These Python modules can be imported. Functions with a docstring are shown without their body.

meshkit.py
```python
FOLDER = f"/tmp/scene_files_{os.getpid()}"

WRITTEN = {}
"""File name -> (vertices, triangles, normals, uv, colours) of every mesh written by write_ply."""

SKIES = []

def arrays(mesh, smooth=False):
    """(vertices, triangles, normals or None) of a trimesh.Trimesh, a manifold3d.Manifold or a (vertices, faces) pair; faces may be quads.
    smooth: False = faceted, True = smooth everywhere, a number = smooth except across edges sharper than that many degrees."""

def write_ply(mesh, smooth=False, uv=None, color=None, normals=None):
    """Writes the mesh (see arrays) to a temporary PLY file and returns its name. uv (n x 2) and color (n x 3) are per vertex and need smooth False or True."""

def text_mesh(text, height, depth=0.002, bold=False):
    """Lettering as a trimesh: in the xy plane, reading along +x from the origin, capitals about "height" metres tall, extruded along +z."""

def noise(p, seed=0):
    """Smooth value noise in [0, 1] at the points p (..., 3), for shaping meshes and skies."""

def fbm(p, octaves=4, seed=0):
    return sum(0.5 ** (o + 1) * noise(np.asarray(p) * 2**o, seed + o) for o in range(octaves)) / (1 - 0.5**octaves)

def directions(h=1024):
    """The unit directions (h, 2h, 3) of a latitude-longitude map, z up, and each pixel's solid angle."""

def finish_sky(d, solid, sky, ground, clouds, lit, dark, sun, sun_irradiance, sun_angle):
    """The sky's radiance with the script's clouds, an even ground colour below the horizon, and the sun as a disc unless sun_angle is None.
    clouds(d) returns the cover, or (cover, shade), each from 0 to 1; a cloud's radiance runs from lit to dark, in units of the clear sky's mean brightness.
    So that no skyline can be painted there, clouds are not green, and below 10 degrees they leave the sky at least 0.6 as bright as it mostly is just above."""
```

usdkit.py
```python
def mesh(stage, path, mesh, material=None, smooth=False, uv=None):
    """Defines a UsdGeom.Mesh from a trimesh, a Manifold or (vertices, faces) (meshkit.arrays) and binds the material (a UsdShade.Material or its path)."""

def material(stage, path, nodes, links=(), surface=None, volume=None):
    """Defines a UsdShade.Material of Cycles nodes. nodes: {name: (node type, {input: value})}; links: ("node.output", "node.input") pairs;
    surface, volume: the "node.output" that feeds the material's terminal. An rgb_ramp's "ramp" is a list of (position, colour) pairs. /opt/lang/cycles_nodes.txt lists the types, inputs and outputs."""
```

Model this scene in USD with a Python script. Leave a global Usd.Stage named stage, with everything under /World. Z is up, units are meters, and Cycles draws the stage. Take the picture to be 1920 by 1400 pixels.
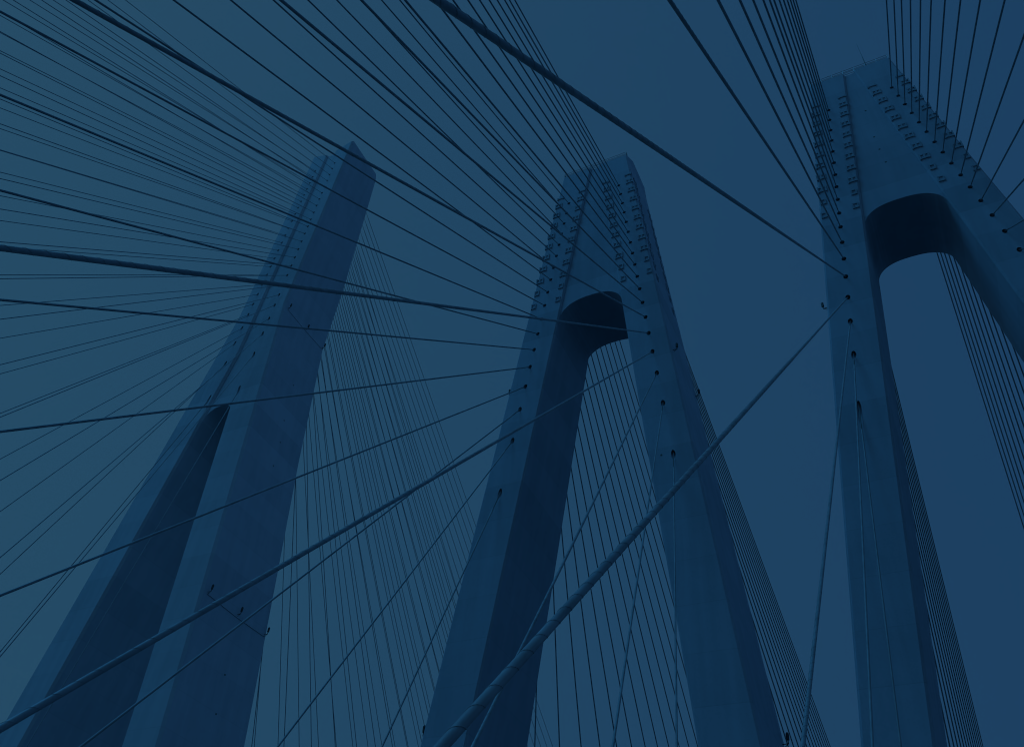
import math, numpy as np, trimesh, manifold3d, usdkit
from pxr import Usd, UsdGeom, UsdLux, UsdShade, Gf, Sdf

stage = Usd.Stage.CreateInMemory()
UsdGeom.SetStageUpAxis(stage, UsdGeom.Tokens.z)
UsdGeom.SetStageMetersPerUnit(stage, 1.0)
world = UsdGeom.Xform.Define(stage, '/World'); stage.SetDefaultPrim(world.GetPrim())
UsdGeom.Scope.Define(stage, '/World/Looks')

# ------------------------------------------------------------------ camera, sky, sun, exposure
EYE = 2.0                                   # camera height above the deck it stands on
right = (0.892701, 0.441965, 0.088044); up = (0.254589, -0.65581, 0.710702); fwd = (-0.371845, 0.612029, 0.697962)
cam = UsdGeom.Camera.Define(stage, '/World/camera')
cam.AddTransformOp().Set(Gf.Matrix4d(*right, 0, *up, 0, *[-v for v in fwd], 0, 0, 0, EYE, 1))
cam.CreateHorizontalApertureAttr(36.0); cam.CreateVerticalApertureAttr(36.0 * 1400 / 1920)
cam.CreateFocalLengthAttr(1595.83 / 1920 * 36.0)
cam.CreateClippingRangeAttr(Gf.Vec2f(0.1, 20000))
cam.CreateExposureAttr(0.0)

SUN = np.array([-0.36, -0.34, 0.87]); SUN /= np.linalg.norm(SUN)
elev, rot = math.asin(SUN[2]), math.atan2(SUN[0], SUN[1])
SKY_STRENGTH, CLOUD_W, CLOUD_E = 0.10, (0.178, 0.73, 1.30), (0.088, 0.43, 1.15)   # overcast dusk, a little darker away from the afterglow
sky_m = usdkit.material(stage, '/World/Looks/dusk_sky', {
    'sky': ('sky_texture', {'sky_type': 'single_scattering', 'sun_disc': False, 'sun_elevation': elev, 'sun_rotation': rot}),
    'tc': ('texture_coordinate', {}),
    'n': ('noise_texture', {'scale': 1.6, 'detail': 3.0, 'roughness': 0.5}), 'nm': ('math', {'math_type': 'multiply', 'value2': 0.14}),
    'nv': ('vector_math', {'math_type': 'normalize'}), 'dp': ('vector_math', {'math_type': 'dot_product', 'vector2': (-0.893, -0.45, 0.0)}),
    'sc': ('math', {'math_type': 'multiply_add', 'value2': 0.5, 'value3': 0.43}), 'ad': ('math', {'math_type': 'add'}),
    'r': ('rgb_ramp', {'ramp': [(0.15, CLOUD_E), (0.85, CLOUD_W)]}),
    'mix': ('mix_color', {'fac': 0.985}),
    'bg': ('background_shader', {'strength': SKY_STRENGTH})},
    [('tc.generated', 'n.vector'), ('tc.generated', 'nv.vector1'), ('nv.vector', 'dp.vector1'), ('dp.value', 'sc.value1'), ('n.fac', 'nm.value1'), ('sc.value', 'ad.value1'), ('nm.value', 'ad.value2'), ('ad.value', 'r.fac'), ('sky.color', 'mix.a'), ('r.color', 'mix.b'), ('mix.result', 'bg.color')], surface='bg.background')
sky = UsdLux.DomeLight.Define(stage, '/World/sky')
UsdShade.MaterialBindingAPI.Apply(sky.GetPrim()).Bind(sky_m)
sun = UsdLux.DistantLight.Define(stage, '/World/sun')
sun.CreateIntensityAttr(0.13); sun.CreateAngleAttr(25.0)
sun.GetPrim().CreateAttribute('inputs:normalize', Sdf.ValueTypeNames.Bool).Set(True)
sun.CreateColorAttr(Gf.Vec3f(0.05, 0.51, 1.18))
zc = Gf.Vec3d(*SUN); xc = Gf.Cross(Gf.Vec3d(0, 0, 1), zc).GetNormalized(); yc = Gf.Cross(zc, xc)
sun.AddTransformOp().Set(Gf.Matrix4d(*xc, 0, *yc, 0, *zc, 0, 0, 0, 0, 1))

# ------------------------------------------------------------------ materials
def concrete(name, lo, hi, lift=4.2):
    return usdkit.material(stage, '/World/Looks/' + name, {
        'g': ('geometry', {}), 'sep': ('separate_xyz', {}),
        'mp': ('mapping', {'scale': (0.9, 0.9, 0.05)}),
        'streak': ('noise_texture', {'scale': 1.0, 'detail': 6.0, 'roughness': 0.6}),
        'blot': ('noise_texture', {'scale': 0.22, 'detail': 5.0, 'roughness': 0.62}),
        'fine': ('noise_texture', {'scale': 9.0, 'detail': 4.0, 'roughness': 0.6}),
        'dv': ('math', {'math_type': 'divide', 'value2': lift}), 'fl': ('math', {'math_type': 'floor'}), 'fr': ('math', {'math_type': 'fraction'}),
        'wn': ('white_noise_texture', {'dimensions': '1D'}),
        'joint': ('rgb_ramp', {'ramp': [(0.0, (0.90,) * 3), (0.010, (0.90,) * 3), (0.022, (1,) * 3), (1.0, (1,) * 3)]}),
        'm1': ('math', {'math_type': 'multiply', 'value2': 0.40}), 'm2': ('math', {'math_type': 'multiply', 'value2': 0.30}),
        'm3': ('math', {'math_type': 'multiply', 'value2': 0.16}), 'm4': ('math', {'math_type': 'multiply', 'value2': 0.24}),
        'a1': ('math', {'math_type': 'add'}), 'a2': ('math', {'math_type': 'add'}), 'a3': ('math', {'math_type': 'add'}),
        'ramp': ('rgb_ramp', {'ramp': [(0.36, lo), (0.66, hi)]}),
        'mul': ('mix_color', {'blend_type': 'multiply', 'fac': 1.0}),
        'bump': ('bump', {'strength': 0.35, 'distance': 0.02}),
        'p': ('principled_bsdf', {'roughness': 0.85})},
        [('g.position', 'mp.vector'), ('mp.vector', 'streak.vector'), ('g.position', 'blot.vector'), ('g.position', 'fine.vector'),
         ('g.position', 'sep.vector'), ('sep.z', 'dv.value1'), ('dv.value', 'fl.value1'), ('dv.value', 'fr.value1'), ('fl.value', 'wn.w'),
         ('fr.value', 'joint.fac'), ('streak.fac', 'm1.value1'), ('blot.fac', 'm2.value1'), ('wn.value', 'm3.value1'), ('fine.fac', 'm4.value1'),
         ('m1.value', 'a1.value1'), ('m2.value', 'a1.value2'), ('a1.value', 'a2.value1'), ('m3.value', 'a2.value2'), ('a2.value', 'a3.value1'), ('m4.value', 'a3.value2'),
         ('a3.value', 'ramp.fac'), ('ramp.color', 'mul.a'), ('joint.color', 'mul.b'), ('mul.result', 'p.base_color'),
         ('fine.fac', 'bump.height'), ('bump.normal', 'p.normal')], surface='p.BSDF')

def plain(name, col, rough=0.6, metal=0.0, scale=6.0, var=0.18):
    return usdkit.material(stage, '/World/Looks/' + name, {
        'g': ('geometry', {}), 'n': ('noise_texture', {'scale': scale, 'detail': 4.0}),
        'r': ('rgb_ramp', {'ramp': [(0.3, tuple(v * (1 - var) for v in col)), (0.7, tuple(v * (1 + var) for v in col))]}),
        'p': ('principled_bsdf', {'roughness': rough, 'metallic': metal})},
        [('g.position', 'n.vector'), ('n.fac', 'r.fac'), ('r.color', 'p.base_color')], surface='p.BSDF')

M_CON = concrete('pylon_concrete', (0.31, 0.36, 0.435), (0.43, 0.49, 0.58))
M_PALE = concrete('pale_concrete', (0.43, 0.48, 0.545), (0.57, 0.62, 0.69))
M_BLOCK = plain('anchor_block_concrete', (0.34, 0.38, 0.44), 0.85)
M_CABLE = plain('cable_sheath', (0.31, 0.34, 0.37), 0.5, scale=1.5)
M_NECK = plain('cable_neck_steel', (0.10, 0.10, 0.11), 0.5)
M_DARK = plain('lamp_housing', (0.03, 0.03, 0.032), 0.5)
M_RAIL = plain('galvanised_rail', (0.30, 0.31, 0.32), 0.45, 0.3)
M_ROAD = plain('asphalt', (0.05, 0.05, 0.052), 0.9, scale=3)
M_WATER = usdkit.material(stage, '/World/Looks/river_water', {
    'g': ('geometry', {}), 'n': ('noise_texture', {'scale': 0.35, 'detail': 5.0}), 'b': ('bump', {'strength': 0.4, 'distance': 0.3}),
    'p': ('principled_bsdf', {'base_color': (0.008, 0.014, 0.016), 'roughness': 0.35})},
    [('g.position', 'n.vector'), ('n.fac', 'b.height'), ('b.normal', 'p.normal')], surface='p.BSDF')

HAZE = 0.0003
M_HAZE = usdkit.material(stage, '/World/Looks/evening_haze', {'v': ('principled_volume', {'color': (0.9, 0.95, 1.0), 'density': HAZE, 'anisotropy': 0.0})}, [], volume='v.volume')

# ------------------------------------------------------------------ helpers
COUNT = {}
def path_for(name, parent='/World'):
    k = (parent, name); n = COUNT.get(k, 0); COUNT[k] = n + 1
    return f'{parent}/{name}' + (f'_{n:03d}' if n else '')
def tag(prim, label=None, cat=None, group=None, kind=None):
    for k, v in (('label', label), ('category', cat), ('group', group), ('kind', kind)):
        if v: prim.SetCustomDataByKey(k, v)
def thing(name, label, cat, loc=(0, 0, 0), group=None):
    x = UsdGeom.Xform.Define(stage, path_for(name)); x.AddTranslateOp().Set(Gf.Vec3d(*map(float, loc)))
    tag(x.GetPrim(), label, cat, group); return x.GetPrim()
def part(name, mesh, mat, parent, smooth=False):
    m = usdkit.mesh(stage, path_for(name, str(parent.GetPath()) if parent else '/World'), mesh, mat, smooth=smooth); return m.GetPrim()
def box(x0, x1, y0, y1, z0, z1):
    b = trimesh.creation.box((x1 - x0, y1 - y0, z1 - z0)); b.apply_translation(((x0 + x1) / 2, (y0 + y1) / 2, (z0 + z1) / 2)); return b
def frame(d):
    d = np.asarray(d, float); d = d / np.linalg.norm(d)
    a = np.cross(d, (0, 0, 1.0) if abs(d[2]) < 0.95 else (1.0, 0, 0)); a /= np.linalg.norm(a); return d, a, np.cross(d, a)
def tube(P, Q, r0, r1=None, n=10):
    P, Q = np.asarray(P, float), np.asarray(Q, float); r1 = r0 if r1 is None else r1
    d, a, b = frame(Q - P); t = np.arange(n) * 2 * np.pi / n
    ring = np.cos(t)[:, None] * a + np.sin(t)[:, None] * b
    v = np.vstack([P + ring * r0, Q + ring * r1, P, Q]); i = np.arange(n); j = (i + 1) % n
    f = np.vstack([np.c_[i, j, j + n], np.c_[i, j + n, i + n], np.c_[j, i, np.full(n, 2 * n)], np.c_[i + n, j + n, np.full(n, 2 * n + 1)]])
    m = trimesh.Trimesh(v, f, process=False)
    if m.volume < 0: m.invert()
    return m
def ring(x0, x1, y0, y1, z, ch=(0.3, 0.3)):
    """Chamfered rectangle (8 points); z is a number or (z at x0, z at x1); ch = front, back (at x0), back (at x1) chamfer."""
    a, b, c = ch if len(ch) == 3 else (*ch, ch[1]); za, zb = (z, z) if np.ndim(z) == 0 else z
    pts = [(x0 + a, y0), (x1 - a, y0), (x1, y0 + a), (x1, y1 - c), (x1 - c, y1), (x0 + b, y1), (x0, y1 - b), (x0, y0 + a)]
    return np.array([(x, y, za + (zb - za) * (x - x0) / (x1 - x0)) for x, y in pts])
def loft(rings):
    n = len(rings[0]); v = np.vstack(rings); f = []; i = np.arange(n); j = (i + 1) % n
    for k in range(len(rings) - 1):
        o, p = k * n, (k + 1) * n
        f += [np.c_[o + i, o + j, p + j], np.c_[o + i, p + j, p + i]]
    o = (len(rings) - 1) * n
    f += [np.array([(0, b + 1, b) for b in range(1, n - 1)]), np.array([(o, o + b, o + b + 1) for b in range(1, n - 1)])]
    m = trimesh.Trimesh(v, np.vstack(f), process=False)
    if m.volume < 0: m.invert()
    return m
def manifold(m):
    return manifold3d.Manifold(manifold3d.Mesh(np.asarray(m.vertices, np.float32), np.asarray(m.faces, np.uint32)))
def extrude_y(poly, y0, y1):
    """Prism of an (x, z) outline between two depths."""
    a = sum(poly[i][0] * poly[(i + 1) % len(poly)][1] - poly[(i + 1) % len(poly)][0] * poly[i][1] for i in range(len(poly)))
    if a < 0: poly = poly[::-1]
    from shapely.geometry import Polygon
    m = trimesh.creation.extrude_polygon(Polygon(poly), 1.0, engine='earcut')
    v = m.vertices.copy(); m.vertices = np.c_[v[:, 0], y0 + (y1 - y0) * v[:, 2], v[:, 1]]
    if m.volume < 0: m.invert()
    return m
cat = trimesh.util.concatenate

# ------------------------------------------------------------------ setting: water and decks
YF = 60.39                                  # the plane of the pylons' near faces
Z0 = EYE                                    # heights below are measured from the camera, so everything is lifted by this
WATER = -34.0
w = trimesh.creation.box((9000, 9000, 0.5)); w.apply_translation((0, 0, WATER - 0.25))
tag(part('river_water', w, M_WATER, None), kind='structure')
h = trimesh.creation.box((10000, 10000, 198.0)); h.apply_translation((0, 0, -36.0 + 99.0))
if HAZE: tag(part('haze', h, M_HAZE, None), kind='stuff')
def deck(cx, half, inner, y_back, bend):
    a, b = YF - 2.0, y_back + 2.0
    far = []
    for y in np.linspace(b, 460, 20):
        o = cx + bend(y - y_back)
        far.append(np.array([(o - half, y, -2.6), (o + half, y, -2.6), (o + half, y, -0.02), (o - half, y, -0.02)]))
    m = cat([box(cx - half, cx + half, -330, a, -2.6, -0.02), box(cx - inner, cx + inner, a, b, -2.6, -0.02), loft(far)])
    tag(part('bridge_deck', m, M_ROAD, None), kind='structure')

# ------------------------------------------------------------------ pylons
ZA = [100.0, 97.78, 95.53, 93.32, 91.03, 88.77, 86.43, 84.14, 81.79, 79.39, 77.01, 74.46, 71.84, 69.1, 66.07, 62.69, 58.28, 51.46]
a_small = lambda z: 3.696 + 0.1126 * (100 - z)
uo_s = lambda z: 4.87 + 0.1135 * (107.15 - z)
ui_s = lambda z: 0.57 + 0.111 * (107.15 - z)
dep_s = lambda z: 8.4 + 0.025 * (107.15 - z)
ZL = [144.31, 142.24, 140.08, 137.93, 135.87, 133.71, 131.65, 129.54, 127.31, 125.08, 122.93, 120.71, 118.42, 116.12, 113.78, 111.45, 108.84, 106.28, 103.72, 101.06, 97.78, 94.17, 89.4, 81.74]
a_large = lambda z: 2.37 + 0.0093 * (144.31 - z)
uo_l = lambda z: 5.0 + 0.1205 * max(0, 101 - z)
ui_l = lambda z: max(0.9, uo_l(z) - 5.3)
dep_l = lambda z: float(np.interp(z, [-40, 0, 39, 75, 117, 151], [14.6, 13.7, 12.8, 11.7, 11.4, 9.9]))

D17 = [16.1 + 13.96 * j + 0.039 * j * j for j in range(17, -1, -1)]
D_ML = [261.52, 247.78, 234.51, 218.66, 203.64, 188.44, 173.96, 158.47, 143.55, 129.02, 114.1, 99.39, 85.07, 70.78, 56.7, 42.87, 29.24, 16.09]
D_MR = [265.4, 249.53, 242.81, 221.68, 205.88, 189.63, 174.08, 158.26, 145.3, 127.99, 113.3, 99.03, 84.9, 71.01, 57.49, 44.32, 31.33, 19.08]
D_RL = [236.97, 219.97, 210.87, 196.24, 182.05, 168.46, 154.24, 150.29, 140.16, 125.12, 112.44, 99.79, 86.09, 71.82, 56.94, 41.41, 25.59, 8.73]
D_RR = [263.16, 247.27, 240.39, 222.15, 206.49, 194.34, 176.14, 160.7, 144.4, 129.61, 115.61, 100.04, 85.0, 71.35] + D17[14:]
D_L = [15.051 + 10.911 * j - 0.002 * j * j for j in range(23, -1, -1)]

def cables_of(cx, zs, a, hd, D_near, D_far, dep, hd_far, bend):
    """(side, near?, index, anchor on the face, deck point) of every cable of one pylon."""
    out = []
    for s in (-1, 1):
        for near in (True, False):
            D = (D_near[(s + 1) // 2] if near else D_far)
            for i, z in enumerate(zs):
                y = YF if near else YF + dep(z)
                P = np.array([cx + s * a(z), y, z + Z0]); Q = np.array([cx + s * hd, YF - D[i], 0.0]) if near else np.array([cx + s * hd_far + bend(D[i]), y + D[i], 0.0])
                out.append((s, near, i, P, Q))
    return out

def drill(m, cabs, s, r):
    """Cuts the sockets the cables run into."""
    cut = []
    for ss, near, i, P, Q in cabs:
        if ss != s: continue
        d = (Q - P) / np.linalg.norm(Q - P)
        cut.append(manifold(tube(P - d * 1.7, P + d * 3.0, r, r, 14)))
    return m - manifold3d.Manifold.batch_boolean(cut, manifold3d.OpType.Add)

def anchor_block(u, z, s, face, kind, cx, y):
    """One post-tensioning block on a face: 'bar', 'pair' or 'single'."""
    if kind == 'bar': bs = [(-0.5, 0.5, -0.12, 0.12, 0.12), (-0.5, -0.32, -0.24, 0.24, 0.15), (0.32, 0.5, -0.24, 0.24, 0.15)]
    elif kind == 'pair': bs = [(-0.5, -0.36, -0.5, 0.55, 0.15), (-0.09, 0.09, -0.42, 0.48, 0.13), (0.36, 0.5, -0.5, 0.55, 0.15), (-0.36, -0.09, -0.42, -0.24, 0.14), (0.09, 0.36, -0.42, -0.24, 0.14), (-0.36, -0.09, 0.3, 0.4, 0.1), (0.09, 0.36, 0.3, 0.4, 0.1)]
    else: bs = [(-0.32, -0.19, -0.45, 0.45, 0.15), (0.19, 0.32, -0.45, 0.45, 0.15), (-0.19, 0.19, -0.45, -0.27, 0.14), (-0.19, 0.19, 0.3, 0.42, 0.12)]
    bs = [(*q[:4], q[4] * 0.75) for q in bs]
    out = []
    for a, b, c, d, h in bs:
        if face == 'near': out.append(box(cx + u + a, cx + u + b, y - h, y + 0.1, z + c + Z0, z + d + Z0))
        elif face == 'far': out.append(box(cx + u + a, cx + u + b, y - 0.1, y + h, z + c + Z0, z + d + Z0))
        else:
            x = cx + s * uo_s(z)
            x0, x1 = sorted((x - s * 0.15, x + s * (h + 0.0)))
            out.append(box(x0, x1, y + a, y + b, z + c + Z0, z + d + Z0))
    return cat(out)

ROWS = [101.9, 100.15, 98.05, 95.8, 93.55, 91.35, 89.1, 86.8, 84.45, 82.15, 79.75]

def railing(x0, x1, y0, y1, z, h=0.95):
    m = []
    for zz in (h, h * 0.55):
        for P, Q in (((x0, y0), (x1, y0)), ((x1, y0), (x1, y1)), ((x1, y1), (x0, y1)), ((x0, y1), (x0, y0))):
            m.append(tube((*P, z + zz), (*Q, z + zz), 0.028, n=6))
    for k in np.linspace(0, 1, 8):
        for y in (y0, y1): m.append(tube((x0 + (x1 - x0) * k, y, z), (x0 + (x1 - x0) * k, y, z + h), 0.03, n=6))
    for k in np.linspace(0, 1, 7)[1:-1]:
        for x in (x0, x1): m.append(tube((x, y0 + (y1 - y0) * k, z), (x, y0 + (y1 - y0) * k, z + h), 0.03, n=6))
    return cat(m)

def small_pylon(cx, label, cabs, mast):
    t = thing('bridge_pylon', label, 'bridge pylon', (0, 0, 0), 'pylons of the twin bridges')
    zb = -36.5
    for s in (-1, 1):
        rs = []
        for z in (zb, 0.0, 40.0, 79.0, 107.15):
            a, b = ui_s(z), uo_s(z); x0, x1 = (a, b) if s > 0 else (-b, -a)
            rs.append(ring(cx + x0, cx + x1, YF, YF + dep_s(z), z + Z0, (0.18, 0.25)))
        a, b = ui_s(107.15), uo_s(107.15) - 0.25; x0, x1 = (a, b) if s > 0 else (-b, -a)
        rs.append(ring(cx + x0, cx + x1, YF + 3.1, YF + 8.3, 110.4 + Z0, (0.15, 0.25)))
        leg = drill(manifold(loft(rs)), cabs, s, 0.23)
        part('leg', leg, M_CON, t)
    # the wall between the legs, a little recessed, with the arch under it
    u0 = ui_s(76.0) + 0.02; n = 28
    xs = u0 * np.sin(np.linspace(-np.pi / 2, np.pi / 2, n))
    arch = [(cx + x, 75.4 + 3.65 * max(0.0, 1 - abs(x / u0) ** 2.5) ** 0.4 + Z0) for x in xs]
    k = 0.06
    poly = [(cx - ui_s(75.4) - k, 75.4 + Z0)] + arch[1:-1] + [(cx + ui_s(75.4) + k, 75.4 + Z0), (cx + ui_s(106.9) + k, 106.9 + Z0), (cx - ui_s(106.9) - k, 106.9 + Z0)]
    part('upper_wall', extrude_y(poly, YF + 0.28, YF + dep_s(90) - 0.28), M_CON, t)
    for ri, z in enumerate(ROWS):
        kind = 'bar' if ri == 0 else ('pair' if ri < 9 else 'single')
        for s in (-1, 1):
            c = a_small(z)
            part('anchor_block', anchor_block(s * (c - 1.72), z, s, 'near', kind, cx, YF), M_BLOCK, t)
            part('anchor_block', anchor_block(s * (c + 1.55), z, s, 'near', kind, cx, YF), M_BLOCK, t)
            part('anchor_block', anchor_block(0, z, s, 'side', kind, cx, YF + 1.4), M_BLOCK, t)
            part('anchor_block', anchor_block(0, z, s, 'side', kind, cx, YF + 7.1), M_BLOCK, t)
    part('railing', railing(cx - 4.75, cx + 4.75, YF + 0.12, YF + 0.5, 107.1 + Z0), M_RAIL, t)
    if mast:
        part('aerial_mast', cat([tube((cx + 2.15, YF + 0.3, 106.9 + Z0), (cx + 2.15, YF + 0.3, 110.2 + Z0), 0.06, 0.05, 8), tube((cx + 2.15, YF + 0.3, 110.2 + Z0), (cx + 2.15, YF + 0.3, 114.0 + Z0), 0.035, 0.02, 6)]), M_DARK, t)
        for x, d, l in ((-0.6, (-0.35, 0, 0.3), 2.6), (-0.2, (-0.1, 0, 0.35), 2.2), (3.4, (0.02, 0, 1), 1.8)):
            d = np.array(d) / np.linalg.norm(d); P = np.array([cx + x, YF + 0.35, 107.0 + Z0])
            part('aerial_rod', tube(P, P + d * l, 0.022, 0.012, 6), M_RAIL, t)
    return t

def large_pylon(cx, label, cabs):
    t = thing('bridge_pylon', label, 'bridge pylon', (0, 0, 0))
    zs = [-36.5, 0, 39.0, 75, 91.8, 101.0, 117.0]
    for s in (-1, 1):
        rs = []
        for z in zs:
            a, b = ui_l(z), uo_l(z); x0, x1 = (a, b) if s > 0 else (-b, -a)
            rs.append(ring(cx + x0, cx + x1, YF, YF + dep_l(z), z + Z0, (0.3, 0.12, 0.85) if s > 0 else (0.3, 0.85, 0.12)))
        a, b = 0.9, 5.0
        z = (151.2, 149.5) if s < 0 else (149.5, 151.2); x0, x1 = (a, b) if s > 0 else (-b, -a)
        rs.append(ring(cx + x0, cx + x1, YF, YF + 9.9, (z[0] + Z0 - 1.2, z[1] + Z0 - 1.2), (0.3, 0.12, 0.85) if s > 0 else (0.3, 0.85, 0.12)))
        rs.append(ring(cx + x0, cx + x1, YF, YF + 9.2, (z[0] + Z0, z[1] + Z0), (0.3, 0.12, 0.6) if s > 0 else (0.3, 0.6, 0.12)))
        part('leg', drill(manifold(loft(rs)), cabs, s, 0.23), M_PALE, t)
    u0 = ui_l(78.6) + 0.02; xs = u0 * np.sin(np.linspace(-np.pi / 2, np.pi / 2, 20))
    arch = [(cx + x, 78.0 + 2.2 * max(0.0, 1 - abs(x / u0) ** 2.3) ** 0.43 + Z0) for x in xs]
    k = 0.06
    poly = [(cx - ui_l(78) - k, 78.0 + Z0)] + arch[1:-1] + [(cx + ui_l(78) + k, 78.0 + Z0), (cx + 0.9 + k, 91.8 + Z0), (cx + 0.9 + k, 149.3 + Z0), (cx - 0.9 - k, 149.3 + Z0), (cx - 0.9 - k, 91.8 + Z0)]
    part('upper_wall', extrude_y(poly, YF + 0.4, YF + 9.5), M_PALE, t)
    return t

RX, MX, LX = 7.78, -27.22, -85.9
bend_r = lambda d: 0.0070 * d + 0.000031 * d * d
bend_m = lambda d: -0.0137 * d - 0.000025 * d * d
bend_l = lambda d: -0.088 * d
FAR_R = [4.95 + 12.889 * j - 0.0026 * j * j for j in range(17, -1, -1)]
FAR_M = [13.64 + 11.912 * j - 0.0081 * j * j for j in range(17, -1, -1)]
deck(RX, 14.4, 12.2, YF + 11, bend_r); deck(MX, 14.4, 12.2, YF + 11, bend_m); deck(LX, 18.4, 11.9, YF + 13.3, bend_l)
CR = cables_of(RX, ZA, a_small, 13.5, (D_RL, D_RR), FAR_R, dep_s, 13.465, bend_r)
CM = cables_of(MX, ZA, a_small, 13.5, (D_ML, D_MR), FAR_M, dep_s, 13.133, bend_m)
CL = cables_of(LX, ZL, a_large, 11.49, (D_L, D_L), D_L, dep_l, 11.49, bend_l)
small_pylon(RX, 'nearest concrete pylon at right with aerial mast on top and wide arched opening', CR, True)
small_pylon(MX, 'middle concrete pylon with arched opening and rows of anchor blocks, no aerial mast', CM, False)
large_pylon(LX, 'tallest pylon at left, plain smooth concrete shaft with narrow opening low down', CL)

# ------------------------------------------------------------------ stay cables
ORD = ['topmost', 'second', 'third', 'fourth', 'fifth', 'sixth', 'seventh', 'eighth', 'ninth', 'tenth', 'eleventh', 'twelfth', 'thirteenth', 'fourteenth', 'fifteenth', 'sixteenth', 'seventeenth', 'eighteenth', 'nineteenth', 'twentieth', 'twenty-first', 'twenty-second', 'twenty-third', 'lowest']
def spiral(P, Q, r, s0, s1, pitch=0.5):
    """The raised helical rib on a cable's sheath between two distances from P."""
    d, a, b = frame(Q - P); k = 14; n = int((s1 - s0) / pitch * k); t = np.arange(n + 1)
    s = s0 + t * pitch / k; ph = t * 2 * np.pi / k
    rad = np.cos(ph)[:, None] * a + np.sin(ph)[:, None] * b
    tan = -np.sin(ph)[:, None] * a + np.cos(ph)[:, None] * b
    c = P + d * s[:, None]; wd = d * 0.014
    v = np.concatenate([c + rad * r * 0.97 - wd, c + rad * (r * 1.09) - wd * 0.5, c + rad * (r * 1.09) + wd * 0.5, c + rad * r * 0.97 + wd])
    N = n + 1; i = np.arange(n); f = []
    for q in range(4):
        o, p = q * N, ((q + 1) % 4) * N
        f += [np.c_[o + i, p + i, p + i + 1], np.c_[o + i, p + i + 1, o + i + 1]]
    m = trimesh.Trimesh(v, np.vstack(f), process=False)
    if m.volume < 0: m.invert()
    return m
EYEP = np.array([0, 0, EYE])
def stay(name, s, near, i, n, P, Q, r, neck):
    side = 'left' if s < 0 else 'right'
    o = 'lowest' if i == n - 1 else ORD[i]
    rank = o if o in ('topmost', 'lowest') else o + ' from top'
    how = 'coming forward from' if near else 'running away behind'
    t = thing('stay_cable', f'stay cable {how} the {side} leg of the {name} pylon, {rank}', 'stay cable', P, f'stay cables of the {name} pylon')
    L = np.linalg.norm(Q - P); d = (Q - P) / L
    o3 = np.zeros(3)
    part('neck', tube(-d * 1.5, d * neck, r * 0.62, n=10), M_NECK, t, True)
    part('sheath', tube(d * neck, d * L, r, n=14), M_CABLE, t, 40)
    # rib only where the cable passes close enough for it to be seen
    u = np.clip(np.dot(EYEP - P, d), 0, L); near_d = np.linalg.norm(P + d * u - EYEP)
    if near and near_d < 24:
        span = math.sqrt(42 ** 2 - near_d ** 2)
        s0, s1 = max(neck + 0.3, u - span), min(L - 0.5, u + span)
        if s1 - s0 > 3: part('spiral_rib', spiral(o3, d * L, r, s0, s1), M_CABLE, t)
for name, C, n, r, neck in (('right', CR, 18, 0.074, 2.2), ('middle', CM, 18, 0.070, 2.2), ('left', CL, 24, 0.052, 3.2)):
    for s, near, i, P, Q in C: stay(name, s, near, i, n, P, Q, r, neck)

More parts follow.
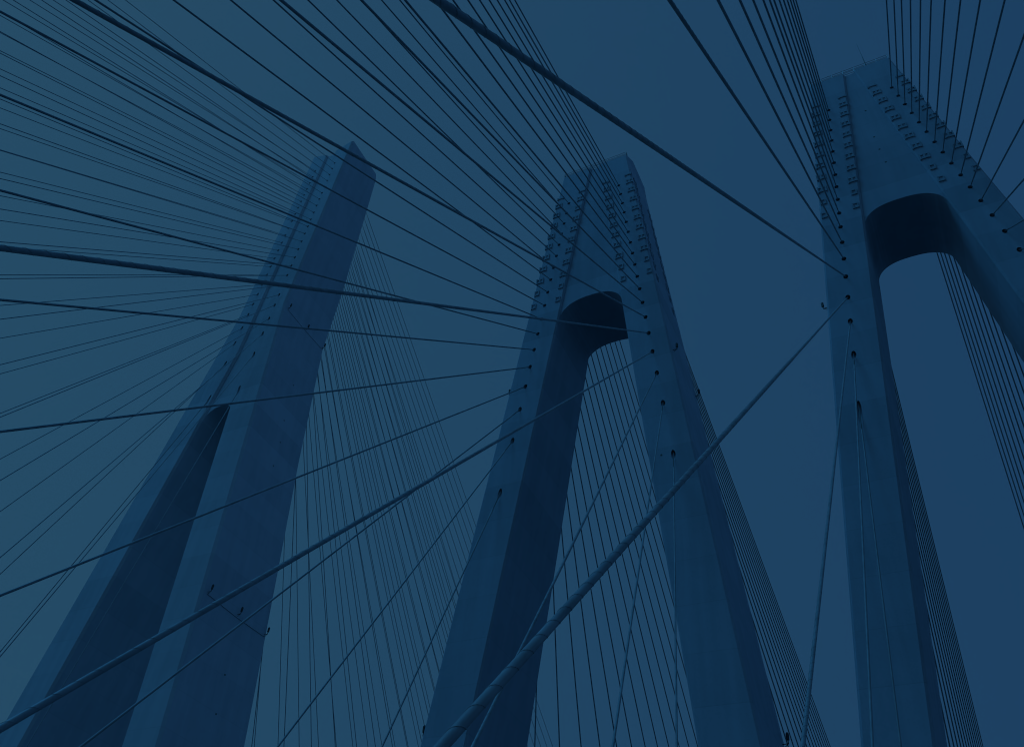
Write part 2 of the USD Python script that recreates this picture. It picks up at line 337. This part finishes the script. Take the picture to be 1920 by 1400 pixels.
PYLON = {n: stage.GetPrimAtPath(p) for n, p in (('right', '/World/bridge_pylon'), ('middle', '/World/bridge_pylon_001'), ('left', '/World/bridge_pylon_002'))}
def plug(P, out, who):
    o = np.asarray(out, float); part('drain_plug', tube(P - o * 0.1, P + o * 0.015, 0.11, n=10), M_DARK, PYLON[who])
for u, z in ((0.15, 97.49), (-0.06, 91.56), (-0.02, 88.85), (0.09, 86.09)): plug(np.array([RX + u, YF + 0.28, z + Z0]), (0, -1, 0), 'right')
for y, z in ((66.5, 87.2), (66.4, 79.6), (66.7, 75.5), (66.5, 70.9), (67.0, 40.2), (67.1, 35.7)): plug(np.array([LX + uo_l(z), y, z + Z0]), (1, 0, 0), 'left')
plug(np.array([MX + 7.99, YF, 51.8 + Z0]), (0, -1, 0), 'middle')

# ------------------------------------------------------------------ lamps on the pylons
def lamp(label, P, out, kind='bracket'):
    """Warning lamp: a bracket arm from the wall, an upright stem and the lamp drum."""
    t = thing('warning_lamp', label, 'lamp', P, 'warning lamps on the pylons'); o = np.asarray(out, float)
    part('bracket', cat([tube(-o * 0.2, o * 0.5, 0.04, n=8), tube(o * 0.1 - np.array([0, 0, .3]), o * 0.45, 0.03, n=6)]), M_DARK, t)
    part('stem', tube(o * 0.46, o * 0.46 + np.array([0, 0, 0.3]), 0.045, n=8), M_DARK, t)
    part('lamp_drum', cat([tube(o * 0.46 + np.array([0, 0, .3]), o * 0.46 + np.array([0, 0, .78]), 0.13, 0.13, 12), tube(o * 0.46 + np.array([0, 0, .78]), o * 0.46 + np.array([0, 0, .9]), 0.13, 0.06, 12)]), M_DARK, t)
    return t
for cx, nm in ((RX, 'right'), (MX, 'middle')):
    for z, hw in ((66.3, 'level with its arch top'), (28.0, 'far down its leg')):
        for s in (-1, 1):
            side = 'left' if s < 0 else 'right'
            if nm == 'right' and z < 30: continue
            if not (s > 0 and z < 30): lamp(f'small dark lamp on outer {side} side of the {nm} pylon, {hw}', (cx + s * uo_s(z), YF + 0.8, z + Z0), (s, 0, 0))
            if s > 0: lamp(f'small dark lamp at rear right edge of the {nm} pylon, {hw}', (cx + uo_s(z), YF + dep_s(z) - 1.0, z + Z0), (1, 0, 0))
for z, hw in ((100.3, 'upper'), (47.7, 'lower')):
    x = LX + uo_l(z) + 0.02; ys = [YF + 0.9, YF + 0.5 * dep_l(z), YF + dep_l(z) - 1.1]
    for y, w_ in zip(ys, ('first', 'middle', 'last')):
        lamp(f'small dark lamp on the tall left pylon, {w_} from left in the {hw} row', (x, y, z + Z0), (1, 0, 0))
    c = cat([tube((x + 0.06, ys[0], z + Z0 - 0.3), (x + 0.06, ys[1], z + Z0 - 0.45), 0.022, n=6), tube((x + 0.06, ys[1], z + Z0 - 0.45), (x + 0.06, ys[2], z + Z0 - 0.3), 0.022, n=6)])
    tag(part('conduit', c, M_DARK, None), f'thin dark conduit linking the {hw} row of lamps on the tall left pylon', 'conduit')
